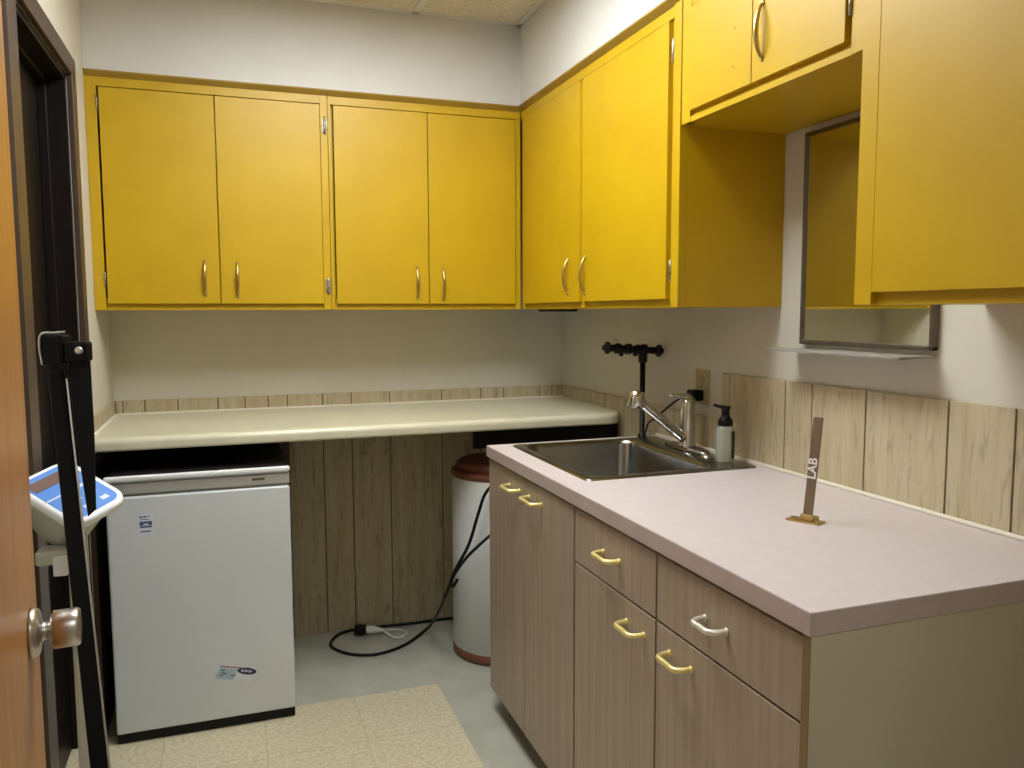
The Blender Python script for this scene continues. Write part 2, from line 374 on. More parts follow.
wall_cabinet('right', -2.157, -1.53, ZS, ZT, [(-2.157, -2.124, 0), (-1.57, -1.53, 0.001)],
             [(-2.112, -1.824, 1.857, TD, -1.862, 1.958), (-1.824, -1.57, 1.857, TD, None, 0)],
             [(-2.124, 0.0, 1.925)],
             'short yellow wall cabinet high above the mirror, one pull missing', holes=[(-1.760, 1.996), (-1.757, 1.911)], lip=-0.001)
wall_cabinet('right', -2.95, -2.157, ZB, ZT, [(-2.1995, -2.157, 0.004), (-2.95, -2.92, 0)],
             [(-2.56, -2.1985, BD, TD, -2.53, 1.474), (-2.92, -2.56, BD, TD, -2.59, 1.474)], [],
             'yellow wall cabinet nearest the viewer, cut off by the right edge of the picture')

o = obj('black_strip', MB().box(-0.212, -0.192, -0.585, -0.225, ZB - 0.010, ZB - 0.0002, 0.002), M['black'], corner_cab); o['label'] = 'thin black strip under the cabinet'  # thin dark bar of unknown use, fixed to the underside

# ------------------------------------------------------------------ back counter
cb = thing('countertop', 'long cream countertop with a rounded front edge along the back wall', 'countertop', (-0.95, -0.3, 0.93))
YC = -0.645; r = 0.020; z1 = ZK; z0 = ZK - 0.042
def cprof(x, yf): # section in the yz plane
    pts = [V(x, -0.009, z0), V(x, -0.009, z1)]
    for k in range(7):
        a = PI / 2 * k / 6; pts.append(V(x, yf + r - r * math.sin(a), z1 - r + r * math.cos(a)))
    for k in range(4):
        a = PI / 2 * k / 3; pts.append(V(x, yf + 0.008 - 0.008 * math.cos(a), z0 + 0.008 - 0.008 * math.sin(a)))
    return pts
xs = [W + 0.001, -1.2, -0.5, -0.095]; loops = [cprof(x, YC) for x in xs]
for k in range(1, 9):                        # rounded right-hand corner
    a = PI / 2 * k / 8; rr = 0.075
    loops.append(cprof(-0.088 + rr * math.sin(a) * 1.0 + 0.0, YC + rr - rr * math.cos(a)))
loops.append(cprof(-0.0095, YC + 0.10))
m = MB().loft(loops); obj('worktop', m, M['cream'], cb)
m = MB().box(W + 0.012, -0.01, -0.018, -0.009, ZK - 0.004, ZK + 0.006, 0.002).box(W + 0.008, W + 0.02, -0.56, -0.01, ZK - 0.004, ZK + 0.006, 0.002)
obj('caulk_line', m, M['caulk'], cb)
m = MB().box(-0.60, -0.012, -0.57, -0.55, z0 - 0.075, z0, 0.002).box(W + 0.013, -0.2, -0.06, -0.02, z0 - 0.03, z0, 0.002)  # front board added dark, to fill the shaded gap under the counter
obj('support_shade_rail', m, M['darkwood'], cb)

# ------------------------------------------------------------------ peninsula base cabinets, counter, sink
FX = -0.637; Y3 = -0.866; Y4 = -2.440; ZF = 0.085
def bar_pull(y0, y1, z, out=0.032, r=0.0056):
    mb = MB(); x = FX
    mb.tube([V(x + 0.002, y0, z), V(x - out * 0.55, y0 + 0.002, z), V(x - out, y0 + 0.012 * (1 if y1 > y0 else -1), z),
             V(x - out, (y0 + y1) / 2, z), V(x - out, y1 - 0.012 * (1 if y1 > y0 else -1), z), V(x - out * 0.55, y1 - 0.002, z), V(x + 0.002, y1, z)], r, 10, 6)
    for y in (y0, y1): mb.cyl((x, y, z), (x - 0.003, y, z), 0.0075, 0.0065, 14)
    return mb
def front(cab, name, y0, y1, z0, z1, pull=None, pm='brass'):
    d = obj(name, MB().box(FX, FX + 0.018, y0 + 0.0014, y1 - 0.0014, z0, z1, 0.0012), M['laminate'], cab)
    if pull: obj('handle', bar_pull(*pull), M[pm], d)
    return d
def base_carcass(cab, y0, y1, divs=()):
    mb = MB(); x0 = FX + 0.0195; x1 = -0.012; t = 0.016
    for ya in (y0, y1 - t): mb.box(x0, x1, ya, ya + t, ZF, 0.876); mb.box(FX + 0.055, x1, ya, ya + t, 0.0, ZF)
    mb.box(x0, x1, y0 + t, y1 - t, ZF, ZF + t); mb.box(x1 - 0.006, x1, y0 + t, y1 - t, ZF + t, 0.876)
    mb.box(x0, x0 + 0.02, y0 + t, y1 - t, 0.84, 0.876)
    for d in divs: mb.box(x0, x0 + 0.3, d - 0.008, d + 0.008, ZF + t, 0.84)
    obj('carcass', mb, M['carcass'], cab)
    obj('toe_kick', MB().box(FX + 0.055, FX + 0.071, y0 + t, y1 - t, 0, ZF), M['darkboard'], cab)
sb = thing('base_cabinet', 'brown wood-grain base cabinet under the sink, two tall doors with pulls near the top', 'cabinet', (FX / 2, -1.22, 0))
base_carcass(sb, -1.569, Y3 - 0.012)
front(sb, 'door', -1.206, Y3 - 0.002, ZF, 0.868, (-1.165, -1.078, 0.824))
front(sb, 'door', -1.566, -1.206, ZF, 0.868, (-1.345, -1.247, 0.824))
db = thing('base_cabinet', 'brown wood-grain base cabinet at the near counter end, two drawers over two doors', 'cabinet', (FX / 2, -2.0, 0))
base_carcass(db, Y4 + 0.019, -1.5705, (-1.978,))
front(db, 'drawer', -1.977, -1.573, 0.734, 0.868, (-1.815, -1.735, 0.803))
front(db, 'drawer', -2.420, -1.981, 0.734, 0.868, (-2.222, -2.155, 0.800), 'nickel')
front(db, 'door', -1.977, -1.573, ZF, 0.729, (-1.931, -1.852, 0.680))
front(db, 'door', -2.420, -1.981, ZF, 0.729, (-2.112, -2.034, 0.684))
obj('side_edge', MB().box(-0.6425, -0.641, Y4 + 0.0015, Y4 + 0.018, 0, 0.8765), M['carcass'], db)
o = obj('end_panel', MB().box(-0.641, -0.012, Y4 + 0.0012, Y4 + 0.018, 0, 0.8765), M['endpanel'], db)
o['label'] = 'olive beige end panel'

cp = thing('countertop', 'pinkish laminate countertop holding the sink on the wood-grain base cabinets', 'countertop', (-0.32, -1.65, 0.878))
def grid_slab(mb, xs, ys, holes, z0, z1):
    for i in range(len(xs) - 1):
        for j in range(len(ys) - 1):
            if (i, j) not in holes: mb.box(xs[i], xs[i + 1], ys[j], ys[j + 1], z0, z1)
    bmesh.ops.remove_doubles(mb.bm, verts=mb.bm.verts[:], dist=1e-5)
    seen = {}
    for f in mb.bm.faces:
        seen.setdefault(tuple(round(c, 4) for c in f.calc_center_median()), []).append(f)
    bmesh.ops.delete(mb.bm, geom=[f for v in seen.values() if len(v) > 1 for f in v], context='FACES')
    return mb
SX0, SX1, SY0, SY1 = -0.572, -0.037, -1.500, -0.905
m = grid_slab(MB(), [-0.6435, SX0 + 0.012, SX1 - 0.012, -0.009], [Y4 + 0.001, SY0 + 0.012, SY1 - 0.012, Y3], {(1, 1)}, 0.8775, ZC)
obj('slab', m, M['pink'], cp)
m = MB().box(-0.6452, -0.6436, Y4, Y3, 0.8778, ZC - 0.0012, 0.0004).box(-0.6452, -0.010, Y4 - 0.0006, Y4 + 0.0009, 0.8778, ZC - 0.0012, 0.0004)
obj('edge_band', m, M['edge'], cp)
obj('caulk_line', MB().box(-0.019, -0.0085, -2.43, Y3 - 0.01, ZC, ZC + 0.009, 0.003), M['caulk'], cp)

sk = thing('sink', 'square stainless steel sink set into the pinkish countertop', 'sink', ((SX0 + SX1) / 2, (SY0 + SY1) / 2, ZC))
m = MB(); bx0, bx1, by0, by1 = -0.540, -0.150, -1.462, -0.935
L0 = [rrect(SX0, SX1, SY0, SY1, ZC, 0.02), rrect(SX0 + 0.001, SX1 - 0.001, SY0 + 0.001, SY1 - 0.001, ZC + 0.003, 0.02), rrect(SX0 + 0.006, SX1 - 0.006, SY0 + 0.006, SY1 - 0.006, ZC + 0.005, 0.018),
      rrect(bx0 - 0.006, bx1 + 0.006, by0 - 0.006, by1 + 0.006, ZC + 0.0045, 0.06), rrect(bx0, bx1, by0, by1, ZC + 0.001, 0.056),
      rrect(bx0 + 0.004, bx1 - 0.004, by0 + 0.004, by1 - 0.004, ZC - 0.012, 0.054),
      rrect(bx0 + 0.012, bx1 - 0.012, by0 + 0.012, by1 - 0.012, ZC - 0.135, 0.05),
      rrect(bx0 + 0.020, bx1 - 0.020, by0 + 0.020, by1 - 0.020, ZC - 0.155, 0.045), rrect(bx0 + 0.04, bx1 - 0.04, by0 + 0.04, by1 - 0.04, ZC - 0.163, 0.03)]
m.loft(L0, False, True, True); obj('basin', m, M['steel'], sk)
m = MB().lathe([(0.042, 0), (0.042, 0.003), (0.036, 0.004), (0.03, 0.001), (0.01, 0.001)], (-0.345, -1.2, ZC - 0.163), n=28); obj('drain', m, M['chrome'], sk)
m = MB().lathe([(0.018, 0), (0.018, 0.002), (0.013, 0.008), (0.004, 0.010)], (-0.098, -1.33, ZC + 0.0045), n=24); obj('hole_cap', m, M['chrome'], sk)

# faucet
fy = -1.185; fz = ZC + 0.0052; fx = -0.079
fa = thing('faucet', 'chrome single-lever kitchen faucet with a slanted pull-out spout on the sink deck', 'faucet', (fx, fy, fz))
def rr_loop(cx, cy, z, rx, ry, n=28, p=2.4):
    out = []
    for i in range(n):
        a = 2 * PI * i / n; c, s_ = math.cos(a), math.sin(a)
        out.append(V(cx + rx * abs(c) ** (2 / p) * (1 if c >= 0 else -1), cy + ry * abs(s_) ** (2 / p) * (1 if s_ >= 0 else -1), z))
    return out
m = MB().loft([rr_loop(fx, fy, fz, 0.031, 0.12), rr_loop(fx, fy, fz + 0.006, 0.031, 0.12), rr_loop(fx, fy, fz + 0.010, 0.026, 0.112)], True, True, True)
obj('deck_plate', m, M['steel'], fa)
m = MB().lathe([(0.027, 0), (0.027, 0.006), (0.0235, 0.012), (0.0225, 0.06), (0.0225, 0.128), (0.0215, 0.142), (0.017, 0.152), (0.006, 0.156)], (fx + 0.002, fy, fz + 0.008), n=32)
obj('body', m, M['chrome'], fa)
sp0 = V(fx - 0.012, fy, fz + 0.036); sp1 = V(-0.242, fy + 0.005, 1.074)
m = MB().tube([sp0, sp0.lerp(sp1, 0.4), sp0.lerp(sp1, 0.8), sp1], lambda u: 0.0165 - 0.002 * u, 18, 4); obj('spout', m, M['chrome'], fa)
dirn = (sp1 - sp0).normalized()
h0 = sp1 - dirn * 0.006
m = MB().lathe([(0.015, 0), (0.0185, 0.006), (0.0185, 0.02)], h0 - dirn * 0.004, dirn, 24)
m.lathe([(0.0205, 0), (0.0245, 0.003), (0.0252, 0.03), (0.0252, 0.050), (0.023, 0.053), (0.020, 0.051)], h0 + dirn * 0.024 + V(0.002, 0, 0.024), V(-0.16, 0, -1), 28)
obj('spray_head', m, M['chrome'], fa)
top = V(fx + 0.002, fy, fz + 0.160)
m = MB().tube([top + V(0.018, 0, -0.012), top + V(0.004, 0, 0.004), top + V(-0.02, 0.002, 0.010), top + V(-0.045, 0.004, 0.011), top + V(-0.062, 0.006, 0.013)], lambda u: 0.0125 - 0.0075 * u, 14, 6)
obj('lever', m, M['chrome'], fa)

# dark eyewash fixture on a pipe behind the sink
ex, ey = -0.076, -0.886
ew = thing('eyewash_fixture', 'dark bronze double-headed eyewash fixture on an upright pipe behind the sink', 'fixture', (ex, ey, ZC))
m = MB().lathe([(0.016, 0.0003), (0.016, 0.004), (0.012, 0.012), (0.0095, 0.014), (0.0095, 0.282)], (ex, ey, ZC), n=20); obj('riser_pipe', m, M['bronze'], ew)
m = MB().lathe([(0.013, 0), (0.016, 0.006), (0.016, 0.03), (0.012, 0.036), (0.012, 0.05)], (ex, ey, ZC + 0.262), n=18); obj('collar', m, M['bronze'], ew)
za = ZC + 0.312; cA = V(ex - 0.128, ey + 0.008, za + 0.004); cB = V(ex + 0.050, ey - 0.010, za - 0.008)
m = MB().tube([cA, cA.lerp(cB, 0.5), cB], 0.0125, 14, 4)
ax = (cB - cA).normalized()
for f, rr in ((0.18, 0.019), (0.40, 0.020), (0.60, 0.018), (0.72, 0.021)): m.cyl(cA.lerp(cB, f) - ax * 0.011, cA.lerp(cB, f) + ax * 0.011, rr, None, 6, 0.002)
obj('crossbar', m, M['bronze'], ew)
for c, sgn in ((cA, -1), (cB, 1)):
    m = MB().lathe([(0.010, -0.006), (0.020, 0), (0.022, 0.004), (0.022, 0.010), (0.012, 0.014), (0.009, 0.022)], c, ax * sgn, 20); obj('end_handle', m, M['bronze'], ew)
p = cA.lerp(cB, 0.26)
m = MB().cyl(p, p + V(-0.004, -0.006, -0.026), 0.010, 0.007, 14); obj('nozzle', m, M['bronze'], ew)
p = cA.lerp(cB, 0.56)
m = MB().cyl(p, p + V(-0.006, -0.006, -0.022), 0.010, 0.008, 14); obj('nozzle', m, M['bronze'], ew)
p = cA.lerp(cB, 0.06)
m = MB().tube([p + V(0, 0, 0.008), p + V(0.004, 0, 0.022), p + V(0.016, 0, 0.030), p + V(0.024, 0, 0.024)], 0.0016, 8, 6); obj('wire_loop', m, M['chrome'], ew)

# soap bottle on the sink deck
bx, by, bz = -0.086, -1.402, ZC + 0.005
so = thing('soap_bottle', 'clear soap bottle with a black pump top beside the faucet', 'bottle', (bx, by, bz))
def oval(z, rx, ry): return [V(bx + rx * math.cos(2 * PI * i / 32), by + ry * math.sin(2 * PI * i / 32), z) for i in range(32)]
m = MB().loft([oval(bz, 0.026, 0.021), oval(bz + 0.004, 0.0285, 0.0235), oval(bz + 0.06, 0.0285, 0.0235), oval(bz + 0.094, 0.0275, 0.0225), oval(bz + 0.103, 0.022, 0.019), oval(bz + 0.108, 0.014, 0.014)], True, True, True)
obj('bottle_body', m, M['soap'], so)
m = MB()
lab = []
for z in (bz + 0.010, bz + 0.090):
    lab.append([V(bx + 0.0292 * math.cos(a), by + 0.0242 * math.sin(a), z) for a in [math.radians(-78 + k * 12) for k in range(9)]] +
               [V(bx + 0.0280 * math.cos(a), by + 0.0230 * math.sin(a), z) for a in [math.radians(18 - k * 12) for k in range(9)]])
m.loft(lab); obj('label_strip', m, M['soaplabel'], so)
m = MB().lathe([(0.021, 0), (0.022, 0.004), (0.021, 0.016), (0.015, 0.024), (0.011, 0.027), (0.0105, 0.046), (0.014, 0.048), (0.014, 0.056), (0.008, 0.058)], (bx, by, bz + 0.105), n=24)
m.tube([V(bx, by, bz + 0.158), V(bx - 0.018, by + 0.006, bz + 0.161), V(bx - 0.034, by + 0.01, bz + 0.166)], lambda u: 0.006 - 0.002 * u, 10, 4)
obj('pump', m, M['black'], so)

# outlet plate and the plug in it
pl = thing('outlet_plate', 'tan outlet plate on the right wall behind the faucet', 'outlet', (0, -1.15, 1.112))
obj('plate', MB().box(-0.006, 0, -1.190, -1.112, 1.055, 1.168, 0.002), M['plate'], pl)
m = MB()
for z in (1.135, 1.088): m.lathe([(0.017, 0), (0.017, 0.002), (0.015, 0.003)], (-0.006, -1.15, z), (-1, 0, 0), 20)
obj('receptacle', m, M['plate'], pl)
m = MB(); 
for z in (1.135,):
    for dy in (-0.006, 0.006): m.box(-0.0095, -0.0088, -1.15 + dy - 0.001, -1.15 + dy + 0.001, z - 0.004, z + 0.004)
m.cyl((-0.006, -1.15, 1.112), (-0.0075, -1.15, 1.112), 0.003, None, 10); obj('slot', m, M['groove'], pl)
pc = thing('power_cord', 'black plug in the wall outlet with its cord drooping behind the faucet', 'cord', (-0.02, -1.15, 1.085))
obj('plug', MB().box(-0.052, -0.0094, -1.172, -1.130, 1.068, 1.104, 0.007, 3), M['black'], pc)
m = MB().tube([V(-0.045, -1.14, 1.086), V(-0.062, -1.10, 1.068), V(-0.072, -1.04, 1.03), V(-0.078, -0.975, 0.99), V(-0.068, -0.915, 0.965), V(-0.058, -0.882, 0.932), V(-0.052, -0.866, 0.924), V(-0.048, -0.852, 0.905), V(-0.046, -0.85, 0.80), V(-0.04, -0.82, 0.6)], 0.0036, 10, 8)
obj('cable', m, M['black'], pc)

# mirror and the thin ledge under it
mi = thing('mirror', 'rectangular wall mirror in a thin grey metal frame above the counter', 'mirror', (-0.012, -1.845, 1.54))
my0, my1, mz0, mz1 = -2.053, -1.626, 1.268, 1.812; fw = 0.012
obj('glass', MB().box(-0.013, -0.004, my0 + 0.008, my1 - 0.008, mz0 + 0.008, mz1 - 0.008), M['mirror'], mi)
m = MB()
m.box(-0.018, -0.001, my0, my0 + fw, mz0, mz1, 0.003); m.box(-0.018, -0.001, my1 - fw, my1, mz0, mz1, 0.003)
m.box(-0.018, -0.001, my0, my1, mz0, mz0 + fw, 0.003); m.box(-0.018, -0.001, my0, my1, mz1 - fw, mz1, 0.003)
obj('frame', m, M['mirrorframe'], mi)
gs = thing('wall_shelf', 'thin pale shelf on the wall right under the mirror', 'shelf', (0, -1.84, 1.253))
m = MB().poly(rrect(-0.105, -0.0005, -2.052, -1.600, 1.252, 0.012), (0, 0, 0.005)); obj('board', m, M['shelf'], gs)
for y in (-1.97, -1.71): obj('bracket', MB().box(-0.03, -0.0005, y - 0.006, y + 0.006, 1.244, 1.252, 0.0015), M['satin'], gs)

# LAB flag sign standing on the counter
sx, sy = -0.304, -2.023
sg = thing('sign', 'brown flag sign lettered LAB standing on a small brass base on the pinkish counter', 'sign', (sx, sy, ZC))
vd = Matrix.Rotation(math.radians(-22), 3, 'Z') @ V(-1.4307 - sx, -3.3632 - sy, 0).normalized()   # turned a little off the room entrance
sd = V(-vd.y, vd.x, 0)                                          # sideways, to the viewer's right
up = (V(0, 0, 1) + sd * 0.06 + vd * -0.05).normalized()
b0 = V(sx, sy, ZC + 0.012) - sd * 0.001
m = MB(); hw = 0.0100; hl = 0.105
m.obox(b0 + up * hl, sd, up.cross(sd), up, hw, 0.0022, hl, 0.0008); obj('blade', m, M['signbrown'], sg)
m = MB()
m.obox(V(sx, sy, ZC + 0.0022) - sd * 0.006, sd, vd, V(0, 0, 1), 0.036, 0.017, 0.002, 0.0012)
m.obox(V(sx, sy, ZC + 0.009), sd, vd, V(0, 0, 1), 0.012, 0.0055, 0.007, 0.002)
m.cyl(V(sx, sy, ZC + 0.012) - sd * 0.016, V(sx, sy, ZC + 0.012) + sd * 0.022, 0.0045, None, 12, 0.001)
for k in (-0.034, 0.022): m.lathe([(0.004, 0), (0.003, 0.002)], V(sx, sy, ZC + 0.004) + sd * k + vd * 0.004, n=10)
obj('base', m, M['oldbrass'], sg)
def text_mesh(s, size):
    cu = bpy.data.curves.new('letters', 'FONT'); cu.body = s; cu.size = size; cu.extrude = 0.0002; cu.align_x = 'CENTER'; cu.align_y = 'CENTER'
    cu.offset = size * 0.018
    t = bpy.data.objects.new('letters_tmp', cu); COL.objects.link(t)
    dg = bpy.context.evaluated_depsgraph_get(); me = bpy.data.meshes.new_from_object(t.evaluated_get(dg))
    bpy.data.objects.remove(t); bpy.data.curves.remove(cu); return me
me = text_mesh('LAB', 0.026)
nrm = sd.cross(up).normalized()
if nrm.dot(vd) < 0: nrm = -nrm
rx = up; ry = nrm.cross(up)                                     # letters read upwards along the blade
mt = Matrix((( rx.x, ry.x, nrm.x), (rx.y, ry.y, nrm.y), (rx.z, ry.z, nrm.z)))
cpos = b0 + up * 0.102 + nrm * 0.0027
me.transform(Matrix.Translation(cpos - V(sx, sy, ZC)) @ mt.to_4x4())
me.materials.clear(); me.materials.append(M['letter'])
lo = bpy.data.objects.new('lettering', me); COL.objects.link(lo); lo.parent = sg

# ------------------------------------------------------------------ small fridge under the back counter
fx0, fx1, fyf = -1.812, -1.268, -0.700
fr = thing('mini_fridge', 'white under-counter refrigerator with two small stickers on its door', 'refrigerator', ((fx0 + fx1) / 2, -0.4, 0))
obj('cabinet_body', MB().box(fx0 + 0.004, fx1 - 0.004, fyf + 0.048, -0.08, 0.03, 0.838, 0.004), M['white'], fr)
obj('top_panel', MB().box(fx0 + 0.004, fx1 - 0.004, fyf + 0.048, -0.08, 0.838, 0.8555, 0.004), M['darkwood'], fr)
obj('plinth', MB().box(fx0 + 0.002, fx1 - 0.002, fyf + 0.012, -0.09, 0.001, 0.036, 0.004), M['black'], fr)
obj('gasket', MB().box(fx0 + 0.008, fx1 - 0.008, fyf + 0.040, fyf + 0.050, 0.045, 0.84), M['black'], fr)
dr = obj('door', MB().box(fx0, fx1, fyf, fyf + 0.042, 0.036, 0.792, 0.007, 3), M['white'], fr)
m = MB()
m.box(fx0, fx1, fyf + 0.002, fyf + 0.042, 0.800, 0.834, 0.003); m.box(fx0 + 0.004, fx1 - 0.004, fyf + 0.012, fyf + 0.04, 0.790, 0.802)
obj('door_top_trim', m, M['trimgrey'], fr)
m = MB().box(fx0 - 0.002, fx1 + 0.001, fyf - 0.006, fyf + 0.016, 0.842, 0.856, 0.004, 3); obj('top_rail', m, M['scalewhite'], fr)
obj('name_badge', MB().box(-1.385, -1.345, fyf + 0.0005, fyf + 0.004, 0.816, 0.824, 0.0008), M['groove'], fr)
# upper sticker
m = MB(); q = fyf - 0.0004
m.mi = 0; m.box(-1.722, -1.681, q, q + 0.001, 0.672, 0.735)
m.mi = 1; m.box(-1.719, -1.684, q - 0.0003, q, 0.699, 0.712); m.box(-1.719, -1.684, q - 0.0003, q, 0.692, 0.697)
for x, z, w, h in ((-1.718, 0.722, 0.006, 0.007), (-1.709, 0.724, 0.010, 0.005), (-1.696, 0.726, 0.006, 0.003), (-1.717, 0.717, 0.026, 0.002), (-1.718, 0.678, 0.030, 0.004)): m.box(x, x + w, q - 0.0003, q, z, z + h)
m.mi = 2; m.box(-1.708, -1.694, q - 0.0005, q - 0.0003, 0.701, 0.705)
obj('sticker', m, [M['stickerwhite'], M['blueink'], M['stickerwhite']], dr)
# lower sticker, tilted, with the navy oval
c = V(-1.449, q, 0.184); a = math.radians(-14); ux = V(math.cos(a), 0, math.sin(a)); uz = V(-math.sin(a) * 1.0, 0, math.cos(a))
def q4(mb, u0, u1, w0, w1, dz=0.0, sh=0.0):
    P = [c + ux * u0 + uz * w0 - V(sh, 0, 0), c + ux * u1 + uz * w0 - V(sh, 0, 0), c + ux * u1 + uz * w1, c + ux * u0 + uz * w1]
    mb.poly([p - V(0, dz, 0) for p in P], (0, 0.0006, 0))
m = MB()
m.mi = 0; q4(m, -0.058, 0.058, -0.022, 0.022, 0, 0.012)
m.mi = 1; q4(m, -0.058, 0.0, -0.022, 0.014, 0.0003, 0.010)
m.mi = 2; q4(m, -0.058, 0.01, 0.016, 0.020, 0.0003, 0.0)
m.mi = 3
E_ = [c + ux * (0.028 + 0.030 * math.cos(2 * PI * k / 28)) + uz * (0.009 + 0.0115 * math.sin(2 * PI * k / 28)) - V(0, 0.0006, 0) for k in range(28)]
m.poly(E_, (0, 0.0004, 0))
for u, w, l in ((-0.052, 0.004, 0.012), (-0.05, -0.006, 0.016), (-0.054, -0.014, 0.01), (-0.02, -0.01, 0.014)): q4(m, u, u + l, w, w + 0.003, 0.0006)
m.mi = 0
for k in range(6): q4(m, 0.010 + k * 0.006, 0.0135 + k * 0.006, 0.005 + 0.002 * (k % 2), 0.012 + 0.002 * ((k + 1) % 2), 0.0009)
q4(m, 0.012, 0.044, -0.021, -0.018, 0.0004)
obj('sticker', m, [M['stickerwhite'], M['paleblue'], M['redink'], M['navy']], dr)

# ------------------------------------------------------------------ water heater
hx, hy, hr = -0.442, -0.392, 0.190
wh = thing('water_heater', 'short white cylindrical water heater with maroon bands beside the end of the base cabinets', 'water heater', (hx, hy, 0))
obj('bottom_band', MB().lathe([(hr - 0.004, 0), (hr + 0.001, 0.004), (hr + 0.001, 0.036), (hr - 0.004, 0.04)], (hx, hy, 0.001), n=64), M['maroon'], wh)
obj('tank', MB().lathe([(hr - 0.006, 0.036), (hr, 0.04), (hr, 0.715), (hr - 0.006, 0.72)], (hx, hy, 0), n=64), M['heaterwhite'], wh)
obj('top_band', MB().lathe([(hr - 0.004, 0.715), (hr + 0.002, 0.718), (hr + 0.002, 0.738), (hr - 0.004, 0.742), (hr - 0.030, 0.744)], (hx, hy, 0), n=64), M['maroon'], wh)
obj('cap', MB().lathe([(0.166, 0.742), (0.170, 0.746), (0.170, 0.766), (0.158, 0.774), (0.02, 0.778)], (hx, hy, 0), n=48), M['maroon'], wh)

# cords on the floor and over the heater
m = MB().tube([V(-0.40, -0.605, 0.735), V(-0.500, -0.590, 0.73), V(-0.560, -0.590, 0.690), V(-0.592, -0.590, 0.61), V(-0.628, -0.588, 0.50), V(-0.676, -0.575, 0.405), V(-0.705, -0.56, 0.32), V(-0.705, -0.42, 0.19), V(-0.69, -0.22, 0.06), V(-0.705, -0.16, 0.012),
               V(-0.81, -0.258, 0.006), V(-0.93, -0.307, 0.006), V(-1.035, -0.265, 0.006), V(-1.092, -0.16, 0.006), V(-1.05, -0.06, 0.006), V(-0.98, -0.030, 0.006), V(-0.86, -0.034, 0.006), V(-0.72, -0.045, 0.006), V(-0.58, -0.045, 0.006), V(-0.45, -0.06, 0.006)], 0.0062, 10, 8)
tag(obj('power_cord', m, M['black'], None, (-0.9, -0.3, 0)), 'black power cord hanging over the water heater and looped on the floor', 'cord')
m = MB().tube([V(-0.44, -0.615, 0.60), V(-0.500, -0.606, 0.565), V(-0.555, -0.602, 0.525), V(-0.622, -0.602, 0.472), V(-0.660, -0.596, 0.43), V(-0.694, -0.590, 0.375), V(-0.690, -0.586, 0.345), V(-0.672, -0.586, 0.372)], 0.0058, 10, 8)
tag(obj('cord_strand', m, M['black'], None, (-0.6, -0.6, 0.48)), 'short black cord end crossing the white heater below the longer cord', 'cord')
pg = thing('extension_cord', 'white extension cord with a black plug in its end, on the floor by the panelling', 'cord', (-0.93, -0.09, 0))
m = MB().lathe([(0.014, 0), (0.021, 0.006), (0.023, 0.03), (0.018, 0.05)], (-0.985, -0.078, 0.0245), (0.97, -0.24, 0), 20); obj('plug', m, M['black'], pg)
m = MB().lathe([(0.014, 0), (0.017, 0.004), (0.016, 0.03), (0.010, 0.06), (0.005, 0.075)], (-0.937, -0.09, 0.0245), (0.95, -0.30, -0.05), 20); obj('socket_end', m, M['whitecord'], pg)
m = MB().tube([V(-0.868, -0.112, 0.020), V(-0.835, -0.165, 0.0062), V(-0.80, -0.172, 0.0055), V(-0.775, -0.135, 0.0055), V(-0.80, -0.095, 0.0055), V(-0.85, -0.078, 0.0055)], 0.0052, 10, 8); obj('cable', m, M['whitecord'], pg)

# ------------------------------------------------------------------ digital column scale in front of the dark door
Q = V(-1.745, -1.496, 0.984)
n_ = V(0.1, -0.449, 0.888).normalized(); e1 = V(-0.976, -0.217, 0).normalized(); e2 = n_.cross(e1).normalized()
if e2.z > 0: e2 = -e2
Lg = (e1 * -0.58 + e2 * 0.81).normalized(); Sh = n_.cross(Lg).normalized()   # long axis runs away from the display strip
if Sh.dot(e1) < 0: Sh = -Sh
Q = Q + e1 * 0.011 + e2 * 0.003 + V(-0.006, 0.002, 0)
sc = thing('column_scale', 'white column scale with a blue keypad head standing in front of the dark door', 'scale', (Q.x - 0.01, Q.y - 0.02, 0))
def head_loop(hl, hs, d, r, off=V(0, 0, 0)):
    out = []
    for p in rrect(-hl, hl, -hs, hs, 0, r): out.append(Q + Lg * p.x + Sh * p.y - n_ * d + off)
    return out
HL, HS = 0.096, 0.068
dn = V(0, 0, -1)
m = MB().loft([head_loop(HL - 0.008, HS - 0.008, -0.001, 0.030), head_loop(HL - 0.003, HS - 0.003, 0.000, 0.034), head_loop(HL, HS, 0.005, 0.037), head_loop(HL, HS, 0.014, 0.037), head_loop(HL - 0.004, HS - 0.004, 0.02, 0.034)], True, True, True)
hd = obj('head', m, M['scalewhite'], sc)
m = MB().loft([head_loop(HL - 0.006, HS - 0.006, 0.018, 0.02), head_loop(HL - 0.022, HS - 0.012, 0.032, 0.02, dn * 0.006 - Lg * 0.012), head_loop(0.056, 0.046, 0.07, 0.02, dn * 0.025 - Lg * 0.026), head_loop(0.044, 0.036, 0.082, 0.02, dn * 0.04 - Lg * 0.028)], True, True, True)
obj('housing', m, M['scalegrey'], sc)
def face_rect(l0, l1, s0, s1, d, t=0.001):
    return MB().poly([Q + Lg * l0 + Sh * s0 - n_ * d, Q + Lg * l1 + Sh * s0 - n_ * d, Q + Lg * l1 + Sh * s1 - n_ * d, Q + Lg * l0 + Sh * s1 - n_ * d], n_ * t)
obj('keypad_face', MB().poly(head_loop(HL - 0.013, HS - 0.013, -0.0008, 0.022), n_ * 0.001), M['scaleblue'], hd)
obj('display', face_rect(-0.068, -0.036, -0.05, 0.05, -0.0016), M['lcd'], hd)
m = MB()
